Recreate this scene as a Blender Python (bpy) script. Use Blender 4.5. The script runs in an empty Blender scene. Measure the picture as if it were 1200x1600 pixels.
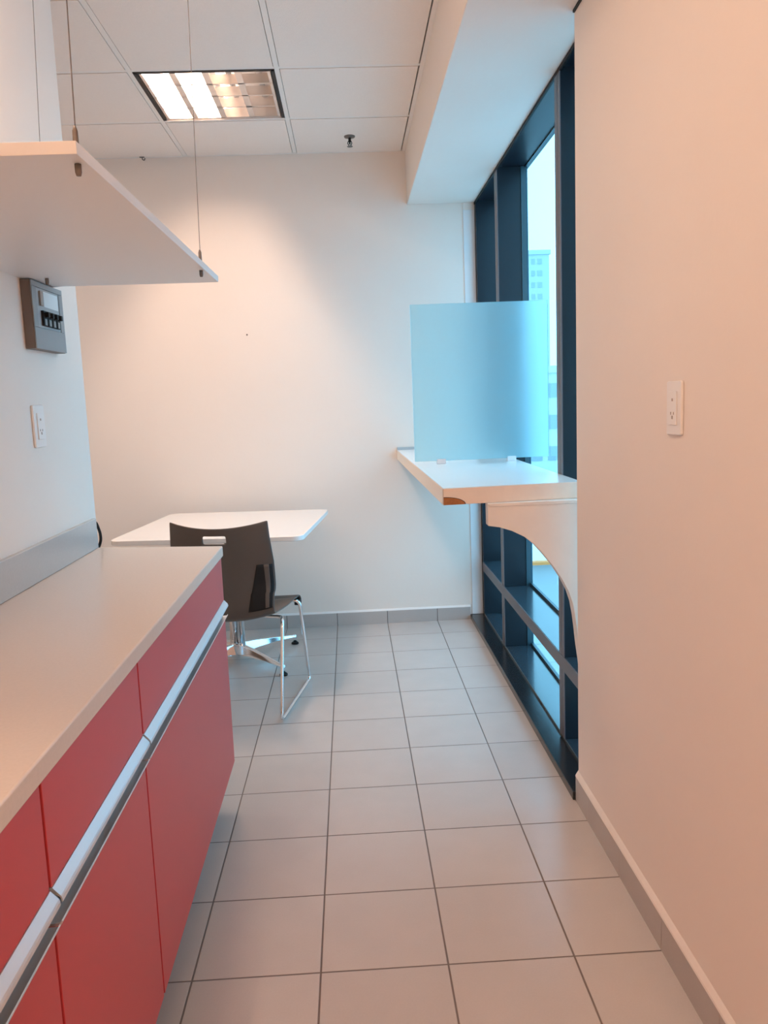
import bpy, bmesh, math, random
from mathutils import Vector, Matrix
random.seed(4)
C = bpy.context.scene.collection
SC = bpy.context.scene

# ------------------------------------------------------------------ camera
f_px, pitch, yaw, roll = 1256.4, math.radians(7.857), math.radians(2.20), math.radians(-2.22)
CAM = Vector((0, 0, 1.3414))
cy, sy, cp, sp, cr, sr = math.cos(yaw), math.sin(yaw), math.cos(pitch), math.sin(pitch), math.cos(roll), math.sin(roll)
fw = Vector((sy*cp, cy*cp, -sp)); rt = Vector((cy, -sy, 0)); up = rt.cross(fw)
rx, ux = cr*rt + sr*up, -sr*rt + cr*up
cam = bpy.data.cameras.new('camera'); camo = bpy.data.objects.new('camera', cam); C.objects.link(camo)
cam.sensor_fit = 'HORIZONTAL'; cam.sensor_width = 36; cam.lens = f_px/1200*36; cam.clip_end = 1000; cam.clip_start = 0.02
camo.matrix_world = Matrix(((rx.x, ux.x, -fw.x, CAM.x), (rx.y, ux.y, -fw.y, CAM.y), (rx.z, ux.z, -fw.z, CAM.z), (0, 0, 0, 1)))
SC.camera = camo
# ------------------------------------------------------------------ sky, exposure
w = bpy.data.worlds.new('sky'); SC.world = w; w.use_nodes = True
bg = w.node_tree.nodes['Background']; bg.inputs[0].default_value = (0.72, 0.87, 1.0, 1)
SKY = 4.2; bg.inputs[1].default_value = SKY
SC.view_settings.view_transform = 'Standard'; SC.view_settings.look = 'None'
SC.view_settings.exposure = 0.0; SC.view_settings.gamma = 1; SC.view_settings.use_curve_mapping = False
SC.cycles.max_bounces = 12; SC.cycles.diffuse_bounces = 6; SC.cycles.glossy_bounces = 5
SC.cycles.transmission_bounces = 8; SC.cycles.transparent_max_bounces = 12
SC.cycles.sample_clamp_indirect = 6; SC.cycles.use_denoising = True
LAMP_WARM = (1.0, 0.72, 0.55)
TUBE_POWER, PANEL_POWER = 320.0, 11.5
YB, XW, HC = 4.768, 0.706, 2.736       # back wall, right wall face, ceiling height

# ------------------------------------------------------------------ materials
def mat(name, col, rough=0.5, metal=0.0, noise=0.0, nscale=20, bump=0.0, bscale=80, spec=0.5, coat=0.0, emit=None, es=0):
    m = bpy.data.materials.new(name); m.use_nodes = True
    nt = m.node_tree; b = nt.nodes['Principled BSDF']
    b.inputs['Base Color'].default_value = (*col, 1); b.inputs['Roughness'].default_value = rough
    b.inputs['Metallic'].default_value = metal; b.inputs['Specular IOR Level'].default_value = spec
    b.inputs['Coat Weight'].default_value = coat
    if emit: b.inputs['Emission Color'].default_value = (*emit, 1); b.inputs['Emission Strength'].default_value = es
    tc = nt.nodes.new('ShaderNodeTexCoord')
    if noise:
        n = nt.nodes.new('ShaderNodeTexNoise'); n.inputs['Scale'].default_value = nscale; n.inputs['Detail'].default_value = 4
        nt.links.new(tc.outputs['Object'], n.inputs['Vector'])
        mr = nt.nodes.new('ShaderNodeMapRange'); mr.inputs[3].default_value = 1-noise; mr.inputs[4].default_value = 1+noise
        nt.links.new(n.outputs[0], mr.inputs[0])
        mx = nt.nodes.new('ShaderNodeVectorMath'); mx.operation = 'SCALE'; mx.inputs[0].default_value = col
        nt.links.new(mr.outputs[0], mx.inputs['Scale']); nt.links.new(mx.outputs[0], b.inputs['Base Color'])
    if bump:
        n2 = nt.nodes.new('ShaderNodeTexNoise'); n2.inputs['Scale'].default_value = bscale; n2.inputs['Detail'].default_value = 3
        nt.links.new(tc.outputs['Object'], n2.inputs['Vector'])
        bp = nt.nodes.new('ShaderNodeBump'); bp.inputs['Strength'].default_value = bump; bp.inputs['Distance'].default_value = 0.002
        nt.links.new(n2.outputs[0], bp.inputs['Height']); nt.links.new(bp.outputs[0], b.inputs['Normal'])
    return m

M_wall = mat('wall_paint', (0.85, 0.77, 0.70), 0.65, noise=0.02, nscale=3, bump=0.15, bscale=60, spec=0.3)
M_tile_ceiling = mat('ceiling_tile', (0.90, 0.79, 0.71), 0.85, noise=0.03, nscale=120, bump=0.3, bscale=200)
M_tee = mat('ceiling_tee', (0.86, 0.79, 0.73), 0.5)
M_counter = mat('counter_stone', (0.70, 0.61, 0.54), 0.26, noise=0.05, nscale=160)
M_red = mat('red_laminate', (0.55, 0.048, 0.056), 0.38, noise=0.02, nscale=5)
M_redgap = mat('dark_red_edge', (0.10, 0.008, 0.010), 0.6)
M_alu = mat('brushed_aluminium', (0.74, 0.75, 0.77), 0.42, metal=0.7)
M_aludark = mat('dark_aluminium', (0.20, 0.22, 0.23), 0.35, metal=0.7)
M_chrome = mat('chrome', (0.85, 0.86, 0.88), 0.08, metal=1.0)
M_black = mat('black_plastic', (0.010, 0.010, 0.011), 0.6, spec=0.3)
M_body = mat('cabinet_carcass', (0.55, 0.50, 0.47), 0.6)
M_kick = mat('toe_kick_grey', (0.16, 0.15, 0.15), 0.6)
M_frame = mat('window_frame_dark', (0.007, 0.011, 0.018), 0.34, spec=0.4, noise=0.05, nscale=8)
M_sill_metal = mat('polished_dark_sill', (0.03, 0.045, 0.06), 0.22, spec=0.8, coat=0.3)
M_frame_lit_edge = mat('window_frame_lit_edge', (0.125, 0.115, 0.130), 0.42)  # lighter copy of the frame, interior light put into the front edge colour
M_granite = mat('black_granite', (0.016, 0.017, 0.019), 0.20, noise=0.5, nscale=90, spec=0.6)
M_white_lam = mat('white_laminate', (0.86, 0.85, 0.83), 0.22, noise=0.01, nscale=3)
M_shelf = mat('shelf_laminate', (0.80, 0.78, 0.77), 0.4)
M_deskedge = mat('desk_edge', (0.80, 0.68, 0.58), 0.5, noise=0.06, nscale=25)
M_chip = mat('exposed_particleboard', (0.36, 0.14, 0.045), 0.8, noise=0.3, nscale=120)
M_chipline = mat('chip_outline', (0.03, 0.015, 0.01), 0.8)
M_plaster = mat('bracket_plaster', (0.80, 0.74, 0.68), 0.7, noise=0.06, nscale=12, bump=0.5, bscale=30)
M_chair = mat('chair_shell', (0.085, 0.072, 0.065), 0.42, noise=0.04, nscale=40)
M_greybox = mat('grey_enamel', (0.27, 0.29, 0.30), 0.42, noise=0.04, nscale=15)
M_greydark = mat('box_side_brown', (0.16, 0.13, 0.115), 0.5)
M_label = mat('paper_label', (0.78, 0.80, 0.80), 0.6)
M_plate = mat('switch_plastic', (0.84, 0.81, 0.78), 0.35)
M_slot = mat('switch_marks', (0.42, 0.36, 0.32), 0.6)
M_wire = mat('steel_cable', (0.20, 0.18, 0.17), 0.5, metal=0.3)
M_knob = mat('cable_grip', (0.20, 0.17, 0.15), 0.4, metal=0.6)
M_splash = mat('backsplash_stone', (0.50, 0.50, 0.49), 0.22, noise=0.05, nscale=160)
M_lampframe = mat('lamp_black_gap', (0.012, 0.010, 0.010), 0.6)
M_louver = mat('louver_aluminium', (0.86, 0.80, 0.75), 0.30, metal=0.85)
M_housing = mat('lamp_housing_white', (0.85, 0.80, 0.76), 0.5)
M_tube = mat('lit_tube', (1, .9, .8), 0.5, emit=LAMP_WARM, es=TUBE_POWER)
M_tubeoff = mat('unlit_tube', (0.80, 0.76, 0.74), 0.3)
M_panel = mat('lit_diffuser', (1, .9, .8), 0.5, emit=LAMP_WARM, es=PANEL_POWER)

def tile_mat(name, base, grout, x0, y0, s, gw, axes='XY', rough=0.24, yoff_only=False):
    """square tiles laid on world coordinates (objects stand at the origin)"""
    m = bpy.data.materials.new(name); m.use_nodes = True; nt = m.node_tree; N = nt.nodes.new; L = nt.links.new
    b = nt.nodes['Principled BSDF']; b.inputs['Roughness'].default_value = rough
    geo = N('ShaderNodeNewGeometry'); sep = N('ShaderNodeSeparateXYZ'); L(geo.outputs['Position'], sep.inputs[0])
    def M(op, a, bb=None, c=None):
        n = N('ShaderNodeMath'); n.operation = op
        for i, v in enumerate((a, bb, c)):
            if v is None: continue
            if isinstance(v, (int, float)): n.inputs[i].default_value = v
            else: L(v, n.inputs[i])
        return n.outputs[0]
    ds, cells = [], []
    for ax, o in zip(axes, (x0, y0)):
        v = M('DIVIDE', M('SUBTRACT', sep.outputs['XYZ'.index(ax)], o), s)
        cells.append(M('FLOOR', v)); fr = M('FRACT', v)
        ds.append(M('MULTIPLY', M('MINIMUM', fr, M('SUBTRACT', 1.0, fr)), s))
    d = ds[0] if len(ds) == 1 else M('MINIMUM', ds[0], ds[1])
    mr = N('ShaderNodeMapRange'); mr.inputs[1].default_value = gw*0.35; mr.inputs[2].default_value = gw*0.75; L(d, mr.inputs[0])
    comb = N('ShaderNodeCombineXYZ'); L(cells[0], comb.inputs[0])
    if len(cells) > 1: L(cells[1], comb.inputs[1])
    wn = N('ShaderNodeTexWhiteNoise'); L(comb.outputs[0], wn.inputs[0])
    no = N('ShaderNodeTexNoise'); no.inputs['Scale'].default_value = 9; no.inputs['Detail'].default_value = 8; L(geo.outputs['Position'], no.inputs['Vector'])
    no2 = N('ShaderNodeTexNoise'); no2.inputs['Scale'].default_value = 220; no2.inputs['Detail'].default_value = 2; L(geo.outputs['Position'], no2.inputs['Vector'])
    k = M('ADD', M('ADD', M('MULTIPLY', wn.outputs[0], 0.05), M('MULTIPLY', no.outputs[0], 0.10)), M('ADD', M('MULTIPLY', no2.outputs[0], 0.08), 0.885))
    sc = N('ShaderNodeVectorMath'); sc.operation = 'SCALE'; sc.inputs[0].default_value = base; L(k, sc.inputs['Scale'])
    mix = N('ShaderNodeMix'); mix.data_type = 'RGBA'; L(mr.outputs[0], mix.inputs[0]); mix.inputs[6].default_value = (*grout, 1); L(sc.outputs[0], mix.inputs[7])
    L(mix.outputs[2], b.inputs['Base Color'])
    r = M('ADD', M('MULTIPLY', mr.outputs[0], rough-0.8), M('ADD', M('MULTIPLY', no.outputs[0], 0.08), 0.76)); L(r, b.inputs['Roughness'])
    bp = N('ShaderNodeBump'); bp.inputs['Strength'].default_value = 0.6; bp.inputs['Distance'].default_value = 0.0015
    L(M('ADD', mr.outputs[0], M('MULTIPLY', no2.outputs[0], 0.05)), bp.inputs['Height']); L(bp.outputs[0], b.inputs['Normal'])
    return m
S = 0.305
M_floor = tile_mat('floor_tiles', (0.53, 0.49, 0.465), (0.17, 0.14, 0.125), -0.4305, 1.753, S, 0.0042)
M_bbB = tile_mat('skirting_tiles_x', (0.47, 0.44, 0.42), (0.16, 0.14, 0.13), -0.4305, 0, S, 0.004, axes='X')
M_bbR = tile_mat('skirting_tiles_y', (0.45, 0.41, 0.385), (0.30, 0.25, 0.22), 1.753, 0, S, 0.003, axes='Y')

def glass_mat(name, tint):
    m = bpy.data.materials.new(name); m.use_nodes = True; nt = m.node_tree; nt.nodes.clear(); N = nt.nodes.new; L = nt.links.new
    o = N('ShaderNodeOutputMaterial'); t = N('ShaderNodeBsdfTransparent'); t.inputs[0].default_value = (*tint, 1)
    g = N('ShaderNodeBsdfGlossy'); g.inputs['Roughness'].default_value = 0.02; g.inputs[0].default_value = (0.8, 0.9, 1, 1)
    lw = N('ShaderNodeLayerWeight'); lw.inputs[0].default_value = 0.5
    pw = N('ShaderNodeMath'); pw.operation = 'POWER'; pw.inputs[1].default_value = 5.0; L(lw.outputs['Facing'], pw.inputs[0])
    fr = N('ShaderNodeMath'); fr.operation = 'MULTIPLY_ADD'; fr.inputs[1].default_value = 0.45; fr.inputs[2].default_value = 0.02; L(pw.outputs[0], fr.inputs[0])
    mx = N('ShaderNodeMixShader'); L(fr.outputs[0], mx.inputs[0]); L(t.outputs[0], mx.inputs[1]); L(g.outputs[0], mx.inputs[2]); L(mx.outputs[0], o.inputs[0])
    return m
M_glass = glass_mat('tinted_window_glass', (0.58, 0.88, 1.0))
def frosted():
    m = bpy.data.materials.new('frosted_glass'); m.use_nodes = True; nt = m.node_tree; nt.nodes.clear(); N = nt.nodes.new; L = nt.links.new
    o = N('ShaderNodeOutputMaterial')
    r = N('ShaderNodeBsdfRefraction'); r.inputs[0].default_value = (0.86, 0.985, 1.0, 1); r.inputs['Roughness'].default_value = 0.5; r.inputs['IOR'].default_value = 1.3
    t = N('ShaderNodeBsdfTranslucent'); t.inputs[0].default_value = (0.62, 0.88, 0.95, 1)
    g = N('ShaderNodeBsdfGlossy'); g.inputs['Roughness'].default_value = 0.35
    m1 = N('ShaderNodeMixShader'); m1.inputs[0].default_value = 0.32; L(r.outputs[0], m1.inputs[1]); L(t.outputs[0], m1.inputs[2])
    m2 = N('ShaderNodeMixShader'); m2.inputs[0].default_value = 0.04; L(m1.outputs[0], m2.inputs[1]); L(g.outputs[0], m2.inputs[2])
    L(m2.outputs[0], o.inputs[0]); return m
M_frost = frosted()

# ------------------------------------------------------------------ mesh helpers
def link(name, bm, m, parent=None, smooth=False, bevel=0.0, seg=2, loc=None):
    me = bpy.data.meshes.new(name); bmesh.ops.recalc_face_normals(bm, faces=bm.faces[:]); bm.to_mesh(me); bm.free()
    for mm in (m if isinstance(m, (list, tuple)) else [m]): me.materials.append(mm)
    o = bpy.data.objects.new(name, me); C.objects.link(o)
    if parent: o.parent = parent
    if loc: o.location = loc
    if smooth:
        for p in me.polygons: p.use_smooth = True
    if bevel:
        md = o.modifiers.new('bevel', 'BEVEL'); md.width = bevel; md.segments = seg; md.limit_method = 'ANGLE'; md.angle_limit = math.radians(40)
        for p in me.polygons: p.use_smooth = True
        md.harden_normals = True
    return o
def box(bm, x0, x1, y0, y1, z0, z1, mi=0):
    v = [bm.verts.new((x, y, z)) for z in (z0, z1) for y in (y0, y1) for x in (x0, x1)]
    for q in ((0, 1, 3, 2), (4, 6, 7, 5), (0, 4, 5, 1), (2, 3, 7, 6), (0, 2, 6, 4), (1, 5, 7, 3)):
        bm.faces.new([v[i] for i in q]).material_index = mi
def B(*boxes):
    bm = bmesh.new()
    for b in boxes: box(bm, *b)
    return bm
def prism(bm, pts, axis, a, b, mi=0):
    """extrude polygon pts (2-D) along axis between a and b; 'Z': pts=(x,y); 'Y': pts=(x,z); 'X': pts=(y,z)"""
    def P(p, t): return {'Z': (p[0], p[1], t), 'Y': (p[0], t, p[1]), 'X': (t, p[0], p[1])}[axis]
    A = [bm.verts.new(P(p, a)) for p in pts]; Bv = [bm.verts.new(P(p, b)) for p in pts]; n = len(pts)
    bm.faces.new(A).material_index = mi; bm.faces.new(Bv[::-1]).material_index = mi
    for i in range(n): bm.faces.new((A[i], Bv[i], Bv[(i+1) % n], A[(i+1) % n])).material_index = mi
def tube(bm, pts, r, seg=10, closed=False):
    pts = [Vector(p) for p in pts]; rings = []
    prev = None
    for i, p in enumerate(pts):
        a = pts[max(0, i-1)]; b = pts[min(len(pts)-1, i+1)]
        t = (b-a).normalized()
        if prev is None:
            n = t.orthogonal().normalized()
        else:
            n = (prev - t*prev.dot(t)).normalized()
        prev = n; bn = t.cross(n)
        rr = r[i] if isinstance(r, (list, tuple)) else r
        rings.append([bm.verts.new(p + (n*math.cos(k*2*math.pi/seg) + bn*math.sin(k*2*math.pi/seg))*rr) for k in range(seg)])
    for i in range(len(rings)-1):
        for k in range(seg):
            bm.faces.new((rings[i][k], rings[i][(k+1) % seg], rings[i+1][(k+1) % seg], rings[i+1][k]))
    bm.faces.new(rings[0][::-1]); bm.faces.new(rings[-1])
def fillet(pts, r, n=6):
    pts = [Vector(p) for p in pts]; out = [pts[0]]
    for i in range(1, len(pts)-1):
        a, b, c = pts[i-1], pts[i], pts[i+1]
        u = (a-b).normalized(); v = (c-b).normalized(); d = min(r, (a-b).length*.45, (c-b).length*.45)
        for k in range(n+1):
            t = k/n; out.append((b+u*d)*(1-t)**2 + b*2*t*(1-t) + (b+v*d)*t*t)
    out.append(pts[-1]); return out
def lathe(bm, prof, c=(0, 0, 0), seg=24):
    rings = []
    for r, z in prof: rings.append([bm.verts.new((c[0]+r*math.cos(k*2*math.pi/seg), c[1]+r*math.sin(k*2*math.pi/seg), c[2]+z)) for k in range(seg)])
    for i in range(len(rings)-1):
        for k in range(seg): bm.faces.new((rings[i][k], rings[i][(k+1) % seg], rings[i+1][(k+1) % seg], rings[i+1][k]))
    bm.faces.new(rings[0][::-1]); bm.faces.new(rings[-1])
def struct(name, bm, m, parent=None, **k):
    o = link(name, bm, m, parent, **k)
    if not parent: o['kind'] = 'structure'
    return o
def tag(o, label, cat, group=None):
    o['label'] = label; o['category'] = cat
    if group: o['group'] = group
    return o
def thing(name, label, cat, loc=(0, 0, 0), rz=0, group=None):
    o = bpy.data.objects.new(name, None); C.objects.link(o); o.location = loc; o.rotation_euler = (0, 0, rz); o.empty_display_size = 0.1
    return tag(o, label, cat, group)
def rrect(x0, x1, y0, y1, r, n=6):
    out = []
    for cx, cyy, a0 in ((x1-r, y1-r, 0), (x0+r, y1-r, 90), (x0+r, y0+r, 180), (x1-r, y0+r, 270)):
        for k in range(n+1):
            a = math.radians(a0+90*k/n); out.append((cx+r*math.cos(a), cyy+r*math.sin(a)))
    return out

# ================================================================== ROOM SHELL
XL0, YN = -3.30, -3.00
struct('floor', B((XL0, 1.10, YN, 4.90, -0.10, 0.0)), M_floor)
struct('wall_back', B((XL0, 0.93, YB, 4.90, 0.0, 2.95)), M_wall)
bm = B((XW, 1.10, YN, 2.495, 0.0, HC+0.2))
struct('wall_right', bm, M_wall, bevel=0.006)
struct('wall_left', B((-0.985, -0.855, YN, 2.688, 0.0, HC+0.2)), M_wall, bevel=0.005)
struct('wall_left_outer', B((XL0-0.1, XL0, YN, 4.90, 0.0, 2.95)), M_wall)
struct('wall_near', B((XL0, 1.10, YN-0.1, YN, 0.0, 2.95)), M_wall)
# bulkhead along the window
struct('ceiling_bulkhead', B((0.381, 0.766, YN, YB, 2.444, 2.95), (0.766, .93, YN, 2.30, 2.444, 2.95)), M_wall, bevel=0.004)['kind'] = 'structure'
bpy.data.objects['ceiling_bulkhead'].name = 'trim_1'
struct('trim_2', B((0.700, 0.712, 2.30, 2.485, 2.437, 2.4445)), M_lampframe)      # dark open joint between bulkhead and partition

# suspended ceiling: tiles with reveal, tees
gx0, gy0, G = -0.850, 3.598, 0.61
LAMPS = [(0, 0)]                      # (col,row) of the louvred troffer: x -0.85..-0.24, y 3.598..4.208
PANELS = [(0, -8, 'square lit ceiling panel behind the viewer, left one of the pair'), (1, -8, 'square lit ceiling panel behind the viewer, right one of the pair'),
          (0, -10, 'square lit ceiling panel behind the viewer by the near wall, left'), (1, -10, 'square lit ceiling panel behind the viewer by the near wall, right'),
          (0, -4, 'square lit ceiling panel above the hanging shelf and the red cabinets'),
          (-3, 0, 'square lit ceiling panel left of the partition wall, nearest the back wall'),
          (-3, -3, 'square lit ceiling panel left of the partition wall, farther from the back wall')]
bm = bmesh.new(); tee = bmesh.new()
for i in range(-4, 2):
    for j in range(-11, 2):
        if (i, j) in LAMPS or (i, j) in [q[:2] for q in PANELS]: continue
        x0, x1 = gx0+i*G, gx0+(i+1)*G; y0, y1 = gy0+j*G, gy0+(j+1)*G
        x0c, x1c = max(x0+.0135, XL0), min(x1-.0135, 0.3625); y0c, y1c = max(y0+.0135, YN), min(y1-.0135, YB)
        if x1c-x0c < .02 or y1c-y0c < .02: continue
        box(bm, x0c, x1c, y0c, y1c, HC, HC+.018)
for i in range(-4, 2):
    x = gx0+i*G
    box(tee, x-.011, x+.011, YN, YB, HC+.001, HC+.012)
for j in range(-10, 2):
    y = gy0+j*G
    box(tee, XL0, 0.381, y-.011, y+.011, HC+.0015, HC+.0125)
box(tee, 0.362, 0.3815, YN, YB, HC-.002, HC+.010)
box(tee, XL0, 0.381, YB-.016, YB, HC-.001, HC+.010)
struct('ceiling', bm, M_tile_ceiling)
struct('trim_3', tee, M_tee)
M_roof = mat('plenum_dark', (0.05, 0.045, 0.04), 0.9)
struct('ceiling_slab', B((XL0-.1, 1.10, YN-.1, 4.90, 2.95, 3.05)), M_roof)

# skirtings
struct('baseboard_back', B((XL0, 0.688, YB-.010, YB, 0.0, 0.078)), M_bbB)
bm = bmesh.new(); prism(bm, [(YB-.0105, .0775), (YB, .0775), (YB, .088), (YB-.004, .088)], 'X', XL0, 0.690)
struct('trim_4', bm, mat('bead', (0.84, 0.82, 0.80), 0.5))
struct('baseboard_right', B((0.697, XW+.01, YN, 2.493, 0.0, 0.086)), M_bbR)
bm = bmesh.new(); prism(bm, [(0.6965, .0855), (0.6975, .091), (XW+.001, .106), (XW+.001, .0855)], 'Y', YN, 2.494)
struct('trim_5', bm, mat('skirting_bead', (0.84, 0.78, 0.72), 0.5, noise=.05, nscale=30))
# white reveal board beside the frame at the back wall
struct('trim_6', B((0.700, 0.767, YB-.006, YB, 0.030, 2.405)), mat('reveal', (0.82, 0.83, 0.84), .5), bevel=.003)
struct('trim_7', B((0.7005, 0.767, YB-.008, YB, 2.405, 2.444)), M_wall)

# ================================================================== WINDOW
struct('windowsill_slab', B((0.688, 0.780, 2.495, YB, 0.0, 0.030)), M_granite, bevel=.003).name = 'trim_8'
XF, XG = 0.768, 0.905
win = struct('window_1', B((XF, 0.93, 2.30, YB, 0.0, 0.040)), M_sill_metal, bevel=.002)
def mull(y0, y1, z0, z1, nm='window_mullion'):
    bm = B((XF, XG-.02, y0, y1, z0, z1, 0))
    o = link(nm, bm, M_frame, win, bevel=.0015)
    for a, b in ((y0, y0+.030), (y0+.034, y1)):
        link('window_mullion_edge', B((XF-.0025, XF+.0005, a, b, z0, z1)), M_frame_lit_edge, win)
    return o
ZH = 2.444
for (y0, y1) in ((4.06, 4.13), (2.885, 2.955)):
    mull(y0, y1, 0.040, 0.308); mull(y0, y1, 0.362, ZH)
link('window_jamb', B((XF, XG, 4.72, YB, 0.040, ZH)), M_frame, win)
link('window_jamb', B((XF+.02, XG, 2.30, 2.47, 0.040, ZH)), M_frame, win)
link('window_transom', B((XF-.001, XG, 2.47, 4.72, 0.308, 0.362)), M_sill_metal, win, bevel=.0015)
link('window_transom_edge', B((XF-.004, XF-.001, 2.47, 4.72, 0.308, 0.361)), M_frame_lit_edge, win)
link('window_head', B((XF-.002, .93, 2.30, YB, ZH, 2.95)), M_frame, win)
link('window_head_edge', B((XF-.004, XF+.004, 2.47, YB, ZH-.012, ZH)), M_black, win)
# slim glazing frames
M_bead = mat('bead_dark', (0.03, 0.07, 0.09), .35)
for (y0, y1) in ((2.47, 2.885), (2.955, 4.06), (4.13, 4.72)):
    for (z0, z1) in ((0.040, 0.308), (0.362, ZH)):
        bm = bmesh.new(); box(bm, XG-.022, XG+.010, y1-.006, y1+.002, z0, z1); box(bm, XG-.022, XG+.010, y0-.002, y0+.006, z0, z1)
        box(bm, XG-.002, XG+.010, y0, y1, z0, z0+.014); box(bm, XG-.002, XG+.010, y0, y1, z1-.006, z1)
        link('window_glazing_bead', bm, M_bead, win)
for (y0, y1) in ((2.30, 2.92), (2.92, 4.095), (4.095, YB)):
    for (z0, z1) in ((0.04, .335), (.335, ZH)):
        link('window_pane', B((XG, XG+.001, y0+.001, y1-.001, z0+.001, z1-.001)), M_glass, win)

# ================================================================== CEILING FITTINGS
def troffer(i, j):
    x0, y0 = gx0+i*G+.012, gy0+j*G+.012; x1, y1 = x0+G-.024, y0+G-.024; t = thing('louvre_ceiling_light', 'square recessed ceiling light with bright metal louvre and black rim, in ceiling grid', 'ceiling light', ((x0+x1)/2, (y0+y1)/2, HC))
    cx, cyy = (x0+x1)/2, (y0+y1)/2; h = (x1-x0)/2
    link('housing', B((-h, h, -h, h, .135, .14), (-h, -h+.003, -h, h, .0, .14), (h-.003, h, -h, h, 0, .14), (-h, h, -h, -h+.003, 0, .14), (-h, h, h-.003, h, 0, .14)), M_housing, t)
    link('rim', B((-h-.002, -h+.013, -h, h, -.001, .05), (h-.013, h+.002, -h, h, -.001, .05), (-h, h, -h-.002, -h+.016, -.001, .05)), M_lampframe, t)
    link('lip', B((-h, h, h-.010, h, -.003, .02)), M_tee, t)
    g = h-.018; n = 4
    bm = bmesh.new()
    for k in range(1, n):                                   # lengthwise parabolic blades
        x = -g+2*g*k/n
        prism(bm, [(x-.014, .004), (x-.006, .025), (x-.0015, .06), (x+.0015, .06), (x+.006, .025), (x+.014, .004)], 'Y', -g, g)
    for s in (-1, 1):
        prism(bm, [(s*g, .004), (s*(g-.013), .004), (s*(g-.005), .03), (s*(g-.001), .06), (s*g, .06)], 'Y', -g, g)
    for k in range(0, n+1):
        y = -g+2*g*k/n
        prism(bm, [(y-.005, .004), (y-.001, .045), (y+.001, .045), (y+.005, .004)], 'X', -g, g)
    link('louvre', bm, M_louver, t)
    link('added_light_divider', B((-.004, .004, -g, g, .062, .118)), M_housing, t)  # added sheet, keeps the lit tubes from brightening the right half
    for k, x in enumerate((-g*.75, -g*.25, g*.25, g*.75)):
        bm = bmesh.new(); tube(bm, [(x, -g+.02, .095), (x, g-.02, .095)], .013, 12)
        link('tube', bm, M_tube if k < 2 else M_tubeoff, t, smooth=True)
    return t
troffer(0, 0)
for (i, j, lab) in PANELS:
    x0, y0 = gx0+i*G+.012, gy0+j*G+.012; x1, y1 = x0+G-.024, y0+G-.024
    t = thing('panel_ceiling_light', lab, 'ceiling light', ((x0+x1)/2, (y0+y1)/2, HC), 0, 'lit ceiling panels outside the picture')
    h = (x1-x0)/2
    link('frame', B((-h, h, -h, h, .03, .05), (-h, -h+.02, -h, h, .0, .03), (h-.02, h, -h, h, 0, .03), (-h+.02, h-.02, -h, -h+.02, 0, .03), (-h+.02, h-.02, h-.02, h, 0, .03)), M_tee, t)
    link('diffuser', B((-h+.02, h-.02, -h+.02, h-.02, .004, .012)), M_panel, t)

t = thing('fire_sprinkler', 'small dark pendant fire sprinkler hanging below a ceiling tile near the bulkhead', 'sprinkler', (0.067, 4.492, HC))
bm = bmesh.new(); lathe(bm, [(.0, .002), (.030, .002), (.028, -.006), (.010, -.010), (.0, -.010)]); link('escutcheon', bm, M_knob, t, smooth=True)
bm = bmesh.new(); lathe(bm, [(.007, -.008), (.007, -.028), (.004, -.030), (.004, -.040)]); tube(bm, fillet([(-.006, 0, -.024), (-.012, 0, -.034), (-.003, 0, -.050)], .008), .0022, 8); tube(bm, fillet([(.006, 0, -.024), (.012, 0, -.034), (.003, 0, -.050)], .008), .0022, 8); link('sprinkler_body', bm, M_black, t)
bm = bmesh.new(); lathe(bm, [(.004, -.048), (.015, -.051), (.015, -.053), (.003, -.054)], seg=16); link('deflector', bm, M_wire, t)

bm = bmesh.new(); tube(bm, fillet([(0, 0, 0), (0, 0, -.014), (.012, -.004, -.020), (.016, -.004, -.008)], .008), .003, 8)
box(bm, -.014, .012, -.006, .006, -.003, .0)
tag(link('ceiling_hook', bm, M_knob, loc=(-1.085, YB-.02, HC-.001)), 'tiny dark hook under the ceiling edge at the back wall, above the white shelf', 'hook')
bm = bmesh.new(); lathe(bm, [(0, -.003), (.005, -.001), (.0045, .001), (0, .002)], seg=12); bmesh.ops.rotate(bm, verts=bm.verts, matrix=Matrix.Rotation(math.pi/2, 3, 'X'))
tag(link('wall_plug', bm, M_knob, loc=(-0.568, YB-.0015, 1.75)), 'tiny dark screw hole plug alone on the white back wall', 'screw hole')

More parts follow.
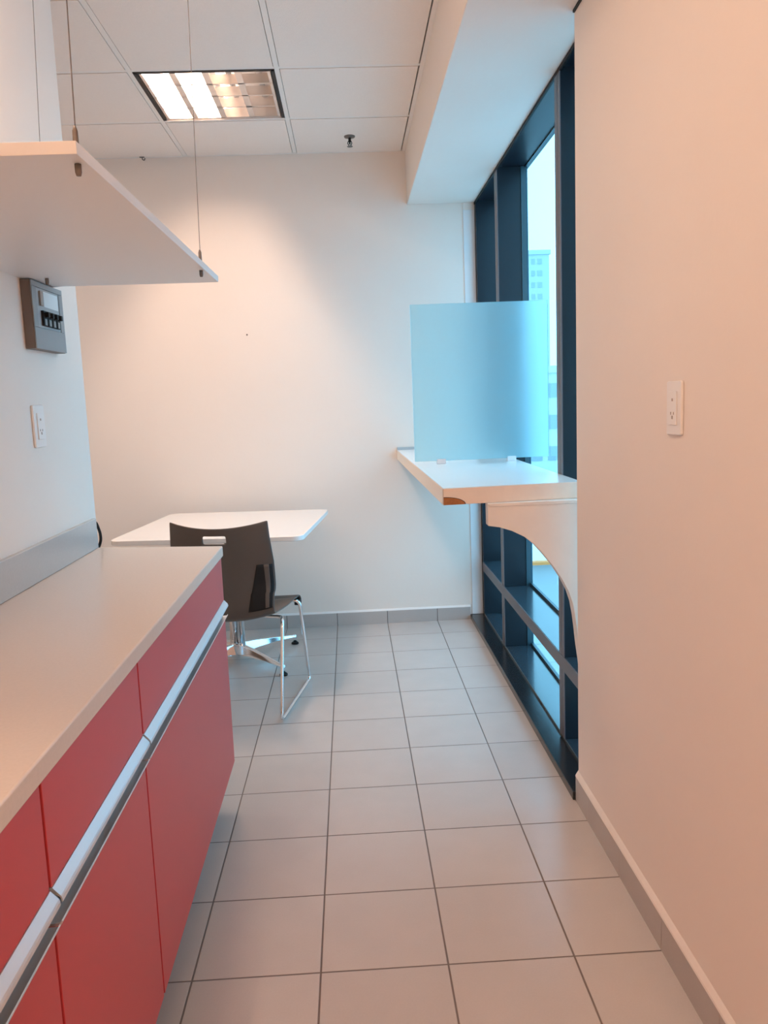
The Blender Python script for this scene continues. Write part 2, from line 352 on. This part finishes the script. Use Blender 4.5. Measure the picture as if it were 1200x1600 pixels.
# ================================================================== COUNTER AND CABINETS
def xf(y, x=-0.430): return x-0.008*(y-1.5)
bm = bmesh.new()
prism(bm, [(-0.4162, -0.02), (-0.4245, 2.567), (-0.854, 2.650), (-0.854, -0.02)], 'Z', 0.866, 0.900)
cn = link('countertop', bm, M_counter, bevel=.004, seg=3)
tag(cn, 'long beige speckled stone countertop on the red cabinets', 'countertop')
bm = B((-0.8555, -0.840, -0.02, 2.640, 0.9005, 0.998))
tag(link('backsplash', bm, M_splash, bevel=.002), 'low grey stone backsplash strip standing along the rear of the countertop', 'backsplash')
units = [(1.522, 2.610, 'wide red cabinet at the far end of the counter next to the grey chair', False),
         (1.017, 1.519, 'narrow red cabinet under the counter, second from the far end', False),
         (0.512, 1.014, 'red cabinet under the counter closest to the viewer, cut by the left photo edge', False)]
for (y0, y1, lab, _) in units:
    t = thing('base_cabinet', lab, 'cabinet', (xf(y0), y0, 0), 0.008, 'red base cabinets under the counter')
    L_ = y1-y0
    link('body', B((-.400, -.022, .001, L_-.001, .150, .865)), M_body, t)
    link('toe_kick', B((-.395, -.085, .003, L_-.003, .0, .150)), M_kick, t)
    dr = link('drawer', B((-.020, 0, .0022, L_-.0022, .712, .863)), M_red, t, bevel=.0012)
    do = link('door', B((-.020, 0, .0022, L_-.0022, .152, .655)), M_red, t, bevel=.0012)
    # bull-nosed aluminium profile along the lower edge of the drawer front
    bm = bmesh.new()
    prism(bm, [(-.018, .7115), (.0008, .7115), (.0110, .7000), (.0125, .6965), (.0128, .6910), (.0112, .6910), (.0105, .6965), (.0085, .6990), (.000, .7035), (-.018, .7035)], 'Y', .0022, L_-.0022)
    link('handle_profile', bm, M_alu, dr)
    bm = bmesh.new()
    prism(bm, [(-.018, .6555), (.001, .6555), (.008, .6575), (.0105, .6625), (.0085, .6635), (.006, .6600), (-.018, .6590)], 'Y', .0022, L_-.0022)
    link('handle_profile', bm, M_alu, do)
    bm = bmesh.new()
    prism(bm, [(-.0215, .6595), (-.008, .6595), (-.008, .668), (-.0115, .6700), (-.0115, .6745), (-.007, .677), (-.007, .679), (-.0115, .682), (-.0115, .690), (-.008, .693), (-.008, .7030), (-.0215, .7030)], 'Y', .0, L_)
    link('grip_channel', bm, M_aludark, t)
    off = {0: .0}.get(0)
    link('channel_joint', B((-.0115, -.005, L_*.52, L_*.52+.006, .664, .694)), M_black, t)

# black cable loop peeping out past the backsplash end
bm = bmesh.new(); tube(bm, fillet([(-.868, 2.694, .868), (-.862, 2.694, .880), (-.848, 2.694, .915), (-.848, 2.694, .94), (-.858, 2.694, .975), (-.87, 2.694, .985)], .02), .005, 8)
tag(link('black_cable', bm, M_black, smooth=True), 'black cable loop peeping out beside the backsplash end', 'cable')

# ================================================================== LEFT WALL FITTINGS
t = thing('breaker_box', 'grey metal electrical breaker box on the left wall under the hanging shelf', 'breaker box', (-.855, 2.345, 1.516))
bw, bh = .232, .182
link('enclosure', B((.0, .026, -bw/2, bw/2, 0, bh)), M_greydark, t, bevel=.002)
bm = bmesh.new(); link('cover', B((.0262, .0295, -bw/2+.001, bw/2-.001, .001, .058)), M_greybox, t, bevel=.001)
for q in ((-bw/2+.001, bw/2-.001, .166, bh-.001), (-bw/2+.001, -bw/2+.032, .0585, .1655), (bw/2-.030, bw/2-.001, .0585, .1655)):
    link('cover_rail', B((.0262, .0295, *q)), M_greybox, t, bevel=.001)
link('panel', B((.0262, .0275, -bw/2+.033, bw/2-.031, .059, .165)), mat('box_panel', (.38, .40, .41), .45), t)
link('label', B((.0277, .0282, -.030, bw/2-.038, .118, .160)), M_label, t)
link('latch', B((.0277, .0330, -.064, -.046, .118, .158)), mat('latch', (.35, .29, .25), .4), t, bevel=.002)
for k in range(4):
    y = -.058+k*.033
    br = link('breaker', B((.0277, .0345, y, y+.028, .065, .106)), M_black, t, bevel=.001)
    link('toggle', B((.0347, .0450, y+.008, y+.020, .088, .102)), M_black, br, bevel=.001)
    link('rating_strip', B((.0347, .0351, y+.007, y+.021, .067, .084)), M_greybox, br)

def wallplate(nm, label, x, yc, zc, sgn, cat):
    t = thing(nm, label, cat, (x, yc, zc), 0)
    bm = bmesh.new(); prism(bm, rrect(-.039, .039, -.058, .058, .006), 'X', 0, sgn*.007); link('plate', bm, M_plate, t, bevel=.0025)
    link('insert', B((min(sgn*.0072, sgn*.0095), max(sgn*.0072, sgn*.0095), -.020, .020, -.036, .036)), M_plate, t, bevel=.001)
    a, b = sorted((sgn*.0096, sgn*.0104))
    for q in ((-.003, .003, .015, .021), (-.003, .003, -.023, -.016), (-.009, -.006, -.014, -.008), (.006, .009, -.014, -.008)):
        link('mark', B((a, b, *q)), M_slot, t)
    return t
wallplate('wall_switch', 'white light switch plate on the left wall above the countertop', -.855, 2.258, 1.309, 1, 'switch')
wallplate('wall_switch', 'white light switch plate alone on the pinkish right wall', XW, 1.720, 1.302, -1, 'switch')

# ================================================================== HANGING SHELF
t = thing('hanging_shelf', 'wide white hanging shelf board fixed to the left wall and held by thin steel cables', 'shelf', (0, 0, 0))
bm = bmesh.new(); prism(bm, [(-.8545, 1.205), (-.8545, 2.425), (-.802, 2.400), (-.3605, 2.415), (-.3640, 1.200)], 'Z', 1.700, 1.718)
link('board', bm, M_shelf, t, bevel=.001)
for (x, y, xt) in ((-.372, 2.200, -.352), (-.378, 1.246, -.357), (-.790, 2.250, -.745), (-.790, 1.246, -.75)):
    bm = bmesh.new(); tube(bm, [(x, y, 1.719), (xt, y, HC+.0005)], .0010, 6)
    cb = link('cable', bm, M_wire, t)
    bm = bmesh.new(); lathe(bm, [(.0035, 1.7185), (.0045, 1.722), (.004, 1.745), (.002, 1.752)], (x, y, 0), 12); link('ferrule', bm, M_knob, cb, smooth=True)
    bm = bmesh.new(); lathe(bm, [(.005, 1.6995), (.005, 1.688), (.0035, 1.683)], (x, y, 0), 12); link('cable_grip', bm, M_knob, cb, smooth=True)

# ================================================================== WINDOW DESK
t = thing('window_desk', 'white wall-mounted desk top by the window with a chipped front corner', 'desk', (0, 0, 0))
pts = [(.2965, 2.605), (.766, 2.645), (.766, YB-.002), (.274, YB-.002)]
bm = bmesh.new(); prism(bm, pts, 'Z', .995, 1.0485); link('desktop', bm, M_deskedge, t, bevel=.0012)
ins = [(.2972, 2.6057), (.7655, 2.6457), (.7655, YB-.0025), (.2747, YB-.0025)]
bm = bmesh.new(); prism(bm, ins, 'Z', 1.0488, 1.0500); link('laminate_top', bm, M_white_lam, t)
bm = bmesh.new(); prism(bm, [(.2742, YB-.004), (.2957, 2.612), (.2962, 2.612), (.2747, YB-.004)], 'Z', .9955, 1.048)
bmesh.ops.translate(bm, verts=bm.verts, vec=(-.0008, 0, 0)); link('side_edging', bm, mat('cream_edging', (.84, .78, .70), .45), t)
# chipped corner: exposed board, quarter ellipse on the front face
d = Vector((.4695, .04, 0)).normalized(); nrm = Vector((d.y, -d.x, 0))
def chip(rx_, rz_, off, nm, m):
    bm = bmesh.new(); o0 = Vector((.2970, 2.6051, .9952))
    prof = [(0, 0)]+[(rx_*math.cos(a), rz_*math.sin(a)) for a in [math.pi/2*k/10 for k in range(11)]]
    A = [bm.verts.new(o0+d*u+Vector((0, 0, v))+nrm*off) for u, v in prof]; Bv = [bm.verts.new(o0+d*u+Vector((0, 0, v))+nrm*(off-.004)) for u, v in prof]
    n = len(prof); bm.faces.new(A); bm.faces.new(Bv[::-1])
    for i in range(n): bm.faces.new((A[i], Bv[i], Bv[(i+1) % n], A[(i+1) % n]))
    link(nm, bm, m, t)
chip(.074, .0262, .0006, 'chip_outline', M_chipline); chip(.0715, .0242, .0010, 'chip', M_chip)
link('rear_strip', B((.276, .764, YB-.012, YB-.001, 1.0502, 1.066)), mat('rear_strip', (.42, .46, .48), .5), t)
# quarter-round plastered bracket
bm = bmesh.new()
arc = [(.442, .920), (.478, .914), (.520, .900), (.562, .878), (.595, .850), (.625, .815), (.658, .773), (.689, .723), (.708, .685), (.721, .645), (.729, .600), (.734, .560), (.740, .500), (.748, .440), (.756, .372)]
prism(bm, [(.441, .9945)]+arc+[(.764, .372), (.764, .9945)], 'Y', 2.603, 2.648)
link('bracket', bm, M_plaster, t, bevel=.002)
link('bracket_seam', B((.445, .760, 2.600, 2.6025, .984, .9945)), M_plaster, t, bevel=.001)

t = thing('frosted_glass_screen', 'upright frosted glass screen standing across the window desk', 'glass screen', (.288, 3.62, 1.0503))
link('pane', B((0, .612, 0, .010, .0135, .706)), M_frost, t, bevel=.001)
for x in (.10, .42):
    link('clamp', B((x, x+.04, -.004, .014, 0, .022)), M_alu, t, bevel=.001)

# ================================================================== TABLE
t = thing('square_table', 'square white table with rounded corners and chrome star base by the back wall', 'table', (-.648, 4.176, 0), math.radians(-6.2))
bm = bmesh.new(); prism(bm, rrect(-.462, .462, -.462, .462, .055, 8), 'Z', .716, .740)
link('tabletop', bm, M_white_lam, t, bevel=.004, seg=3)
for r_, xo in ((.024, -.012), (.015, .030)):
    bm = bmesh.new(); lathe(bm, [(r_, .07), (r_, .700)], (xo, 0, 0), 24); link('column', bm, M_chrome, t, smooth=True)
link('mounting_plate', B((-.15, .15, -.15, .15, .698, .7155)), M_aludark, t, bevel=.004)
bm = bmesh.new(); lathe(bm, [(.030, .022), (.036, .035), (.036, .095), (.028, .102)]); link('hub', bm, M_chrome, t, smooth=False, bevel=.002)
for a in (47.5, -40, 137.5, 227.5):
    A = math.radians(a); lg = bmesh.new()
    R = .385; secs = [(.02, .024, .038, .098), (.12, .020, .048, .090), (.26, .014, .048, .070), (R, .010, .040, .052)]
    rings = []
    for (r, hw, z0, z1) in secs:
        rings.append([lg.verts.new(p) for p in ((r, -hw, z0), (r, hw, z0), (r, hw*.6, z1), (r, -hw*.6, z1))])
    for i in range(3):
        for k in range(4): lg.faces.new((rings[i][k], rings[i][(k+1) % 4], rings[i+1][(k+1) % 4], rings[i+1][k]))
    lg.faces.new(rings[0][::-1]); lg.faces.new(rings[-1])
    bmesh.ops.rotate(lg, verts=lg.verts, matrix=Matrix.Rotation(A, 3, 'Z'))
    leg = link('leg', lg, M_chrome, t, bevel=.003)
    bm = bmesh.new(); lathe(bm, [(.010, .012), (.010, .052), (.006, .055)], (math.cos(A)*(R-.004), math.sin(A)*(R-.004), 0), 14); link('glide_stem', bm, M_chrome, leg, smooth=True)
    bm = bmesh.new(); lathe(bm, [(.020, .0), (.021, .006), (.016, .012), (.008, .014)], (math.cos(A)*(R-.004), math.sin(A)*(R-.004), 0), 18); link('glide', bm, M_black, leg, smooth=True)

# ================================================================== CHAIR
t = thing('sled_chair', 'dark grey plastic chair on a chrome sled frame, pushed to the white table', 'chair', (-.533, 3.583, 0), math.radians(-10.3))
# continuous shell: profile from top of the back down, bending into the seat and over the front lip
prof = [(-.262, .850), (-.258, .80), (-.250, .74), (-.241, .68), (-.233, .61), (-.229, .55), (-.226, .51), (-.220, .483), (-.206, .462), (-.182, .450), (-.14, .444), (-.06, .440), (.03, .440), (.11, .446), (.155, .449), (.185, .444), (.203, .430), (.210, .412)]
def crom(P, n):
    out = []
    Q = [P[0]]+P+[P[-1]]
    for i in range(1, len(Q)-2):
        for k in range(n):
            s = k/n; o = []
            for c in range(2):
                a, b, cc, dd = Q[i-1][c], Q[i][c], Q[i+1][c], Q[i+2][c]
                o.append(.5*((2*b)+(-a+cc)*s+(2*a-5*b+4*cc-dd)*s*s+(-a+3*b-3*cc+dd)*s**3))
            out.append(tuple(o))
    out.append(P[-1]); return out
pp = crom(prof, 5); NU = 40
def halfw(y, z):
    if z > .455 and y < -.19:
        return .214+.014*min(1, max(0, (.86-z)/.17))+(-.004 if z < .56 else 0)
    return .207+.028*min(1, max(0, (y+.2)/.3))
def shell_pt(u, i):
    y, z = pp[i]; hw = halfw(y, z); x = u*hw
    back = min(1, max(0, (z-.47)/.12)) if y < -.19 else 0
    y2 = y+back*(.052*u*u)
    z2 = z-(0 if back else 0.0)+(.012*u*u*(1-back) if y < .12 else 0.004*u*u)
    if not back: z2 -= .024*(1-u*u)*min(1, max(0, (.2-y)/.2))
    elif z < .55: z2 -= .024*(1-u*u)*(1-back)
    if back and z > .80: z2 += (z-.80)/.05*(.026*u*u-.008)
    return Vector((x, y2, z2))
bm = bmesh.new(); grid = [[bm.verts.new(shell_pt(-1+2*k/NU, i)) for k in range(NU+1)] for i in range(len(pp))]
for i in range(len(pp)-1):
    for k in range(NU):
        u = -1+2*(k+.5)/NU; z = (pp[i][1]+pp[i+1][1])/2; y = pp[i][0]
        if y < -.2 and .775 < z < .806 and -.25 < u < .19: continue                      # hand slot
        bm.faces.new((grid[i][k], grid[i][k+1], grid[i+1][k+1], grid[i+1][k]))
sh = link('shell', bm, M_chair, t, smooth=True)
md = sh.modifiers.new('thick', 'SOLIDIFY'); md.thickness = .007; md.offset = 0
md = sh.modifiers.new('sub', 'SUBSURF'); md.levels = 1; md.render_levels = 1
# thin black panels laid over both sides of the back, with a rib
def strip(u0t, u0b, u1, z0, z1, off, nm, m):
    bm = bmesh.new(); rows = []
    idx = [i for i in range(len(pp)) if pp[i][0] < -.19 and z0 <= pp[i][1] <= z1]
    for i in idx:
        tt = (pp[i][1]-z0)/(z1-z0); a = u0b+(u0t-u0b)*tt
        rows.append([bm.verts.new(shell_pt(a+(u1-a)*k/6, i)+Vector((0, -off, 0))) for k in range(7)])
    for a, b in zip(rows, rows[1:]):
        for k in range(6): bm.faces.new((a[k], a[k+1], b[k+1], b[k]))
    o = link(nm, bm, m, t, smooth=True); q = o.modifiers.new('thick', 'SOLIDIFY'); q.thickness = .002; q.offset = 0
for s in (1, -1):
    strip(s*.70, s*.50, s*.97, .485, .685, .0050, 'back_black_panel', M_black)
    strip(s*.82, s*.84, s*.91, .488, .680, .0066, 'back_rib', M_chair)
for s in (1, -1):
    bm = bmesh.new()
    pts = fillet([(s*.10, -.02, .404), (s*.205, -.045, .408), (s*.237, -.150, .424), (s*.240, -.262, .009), (s*.240, .268, .009), (s*.236, .162, .432), (s*.12, .150, .430)], .035, 7)
    tube(bm, pts, .0078, 12); link('sled_leg', bm, M_chrome, t, smooth=True)
for y, z in ((-.02, .404), (.150, .430)):
    bm = bmesh.new(); tube(bm, [(-.105 if z < .42 else -.125, y, z), (.105 if z < .42 else .125, y, z)], .0076, 12); link('crossbar', bm, M_chrome, t, smooth=True)
for s in (1, -1):
    link('bumper', B((s*.222-.012, s*.222+.012, .165, .213, .405, .430)), M_black, t, bevel=.003)

# ================================================================== OUTSIDE
M_ground = mat('street_ground', (0.50, 0.53, 0.55), .8, noise=.1, nscale=.4)
struct('ground', B((-150, 400, -60, 420, -6.2, -6.0)), M_ground)
def facade(name, label, x0, x1, y0, y1, z0, z1, wallc, glassc, nfl, bays, cat='building', group=None):
    t = thing(name, label, cat, (0, 0, 0), 0, group)
    link('walls', B((x0, x1, y0, y1, z0, z1)), mat(name+'_wall', wallc, .8), t)
    link('parapet', B((x0-.2, x1+.2, y0-.2, y1+.2, z1, z1+.6)), mat(name+'_parapet', wallc, .8), t)
    mg = mat(name+'_glass', glassc, .3); fh = (z1-z0-1)/nfl
    for r in range(nfl):
        for (a, b) in bays:
            xa, xb = x0+(x1-x0)*a, x0+(x1-x0)*b
            link('window', B((xa, xb, y0-.06, y0-.01, z0+.8+r*fh+.3*fh, z0+.8+r*fh+.75*fh)), mg, t)
    return t
facade('tower_block', 'tall pale turquoise tower block far away, seen above the frosted screen', 17.0, 30.1, 120, 134, -6, 21.6, (.55, .58, .58), (.38, .44, .46), 16, [(.26, .33), (.42, .48), (.70, .73), (.80, .84), (.87, .92)])
facade('distant_house', 'low pale building beyond the street, seen between screen and window mullion', 15.5, 22, 70, 80, -6, 3.2, (.62, .63, .62), (.34, .38, .42), 3, [(.05, .2), (.28, .45), (.52, .7), (.78, .93)])
t = thing('flat_roof_annex', 'white flat-roofed annex with a brown eave just outside the window', 'building', (0, 0, 0))
link('walls', B((4.5, 16, 27, 50, -6, -4.40)), mat('annex_wall', (.50, .50, .50), .8), t)
link('roof', B((4.3, 16.2, 26.8, 50.2, -4.36, -4.27)), mat('annex_roof', (.85, .86, .85), .7), t)
link('eave', B((4.25, 16.2, 26.5, 26.8, -4.37, -4.27), (4.25, 16.2, 26.8, 50.2, -4.40, -4.36)), mat('annex_eave', (.85, .26, .06), .7), t)
M_leaf = mat('leaf_green', (.06, .14, .05), .6, noise=.4, nscale=3); M_bark = mat('bark', (.12, .09, .06), .8)
def shrub(x, y, h, r, label):
    t = thing('garden_shrub', label, 'shrub', (x, y, -6), 0, 'shrubs outside below the window')
    bm = bmesh.new(); tube(bm, [(0, 0, 0), (.05, .02, h*.4), (0, .05, h*.7)], .05, 6); link('stem', bm, M_bark, t)
    bm = bmesh.new(); rnd = random.Random(int(x*100+y))
    for k in range(420):
        v = Vector((rnd.gauss(0, 1), rnd.gauss(0, 1), rnd.gauss(0, 1))).normalized()*rnd.uniform(.55, 1)
        p = Vector((v.x*r, v.y*r, h*.62+v.z*h*.38)); a = Vector((rnd.uniform(-1, 1), rnd.uniform(-1, 1), rnd.uniform(-1, 1))).normalized(); b = a.orthogonal().normalized(); c = a.cross(b)*.05; a *= .11
        bm.faces.new([bm.verts.new(q) for q in (p-a, p+c, p+a, p-c)])
    link('foliage', bm, M_leaf, t)
for k, (x, y, h, r) in enumerate(((5.1, 20.4, .85, .5), (5.7, 21.8, .9, .55), (4.7, 19.0, .8, .5))):
    shrub(x, y, h, r, ['round green shrub outside, seen under the window transom, middle one', 'green shrub outside, farthest of those under the window', 'small green shrub outside, nearest below the window'][k])
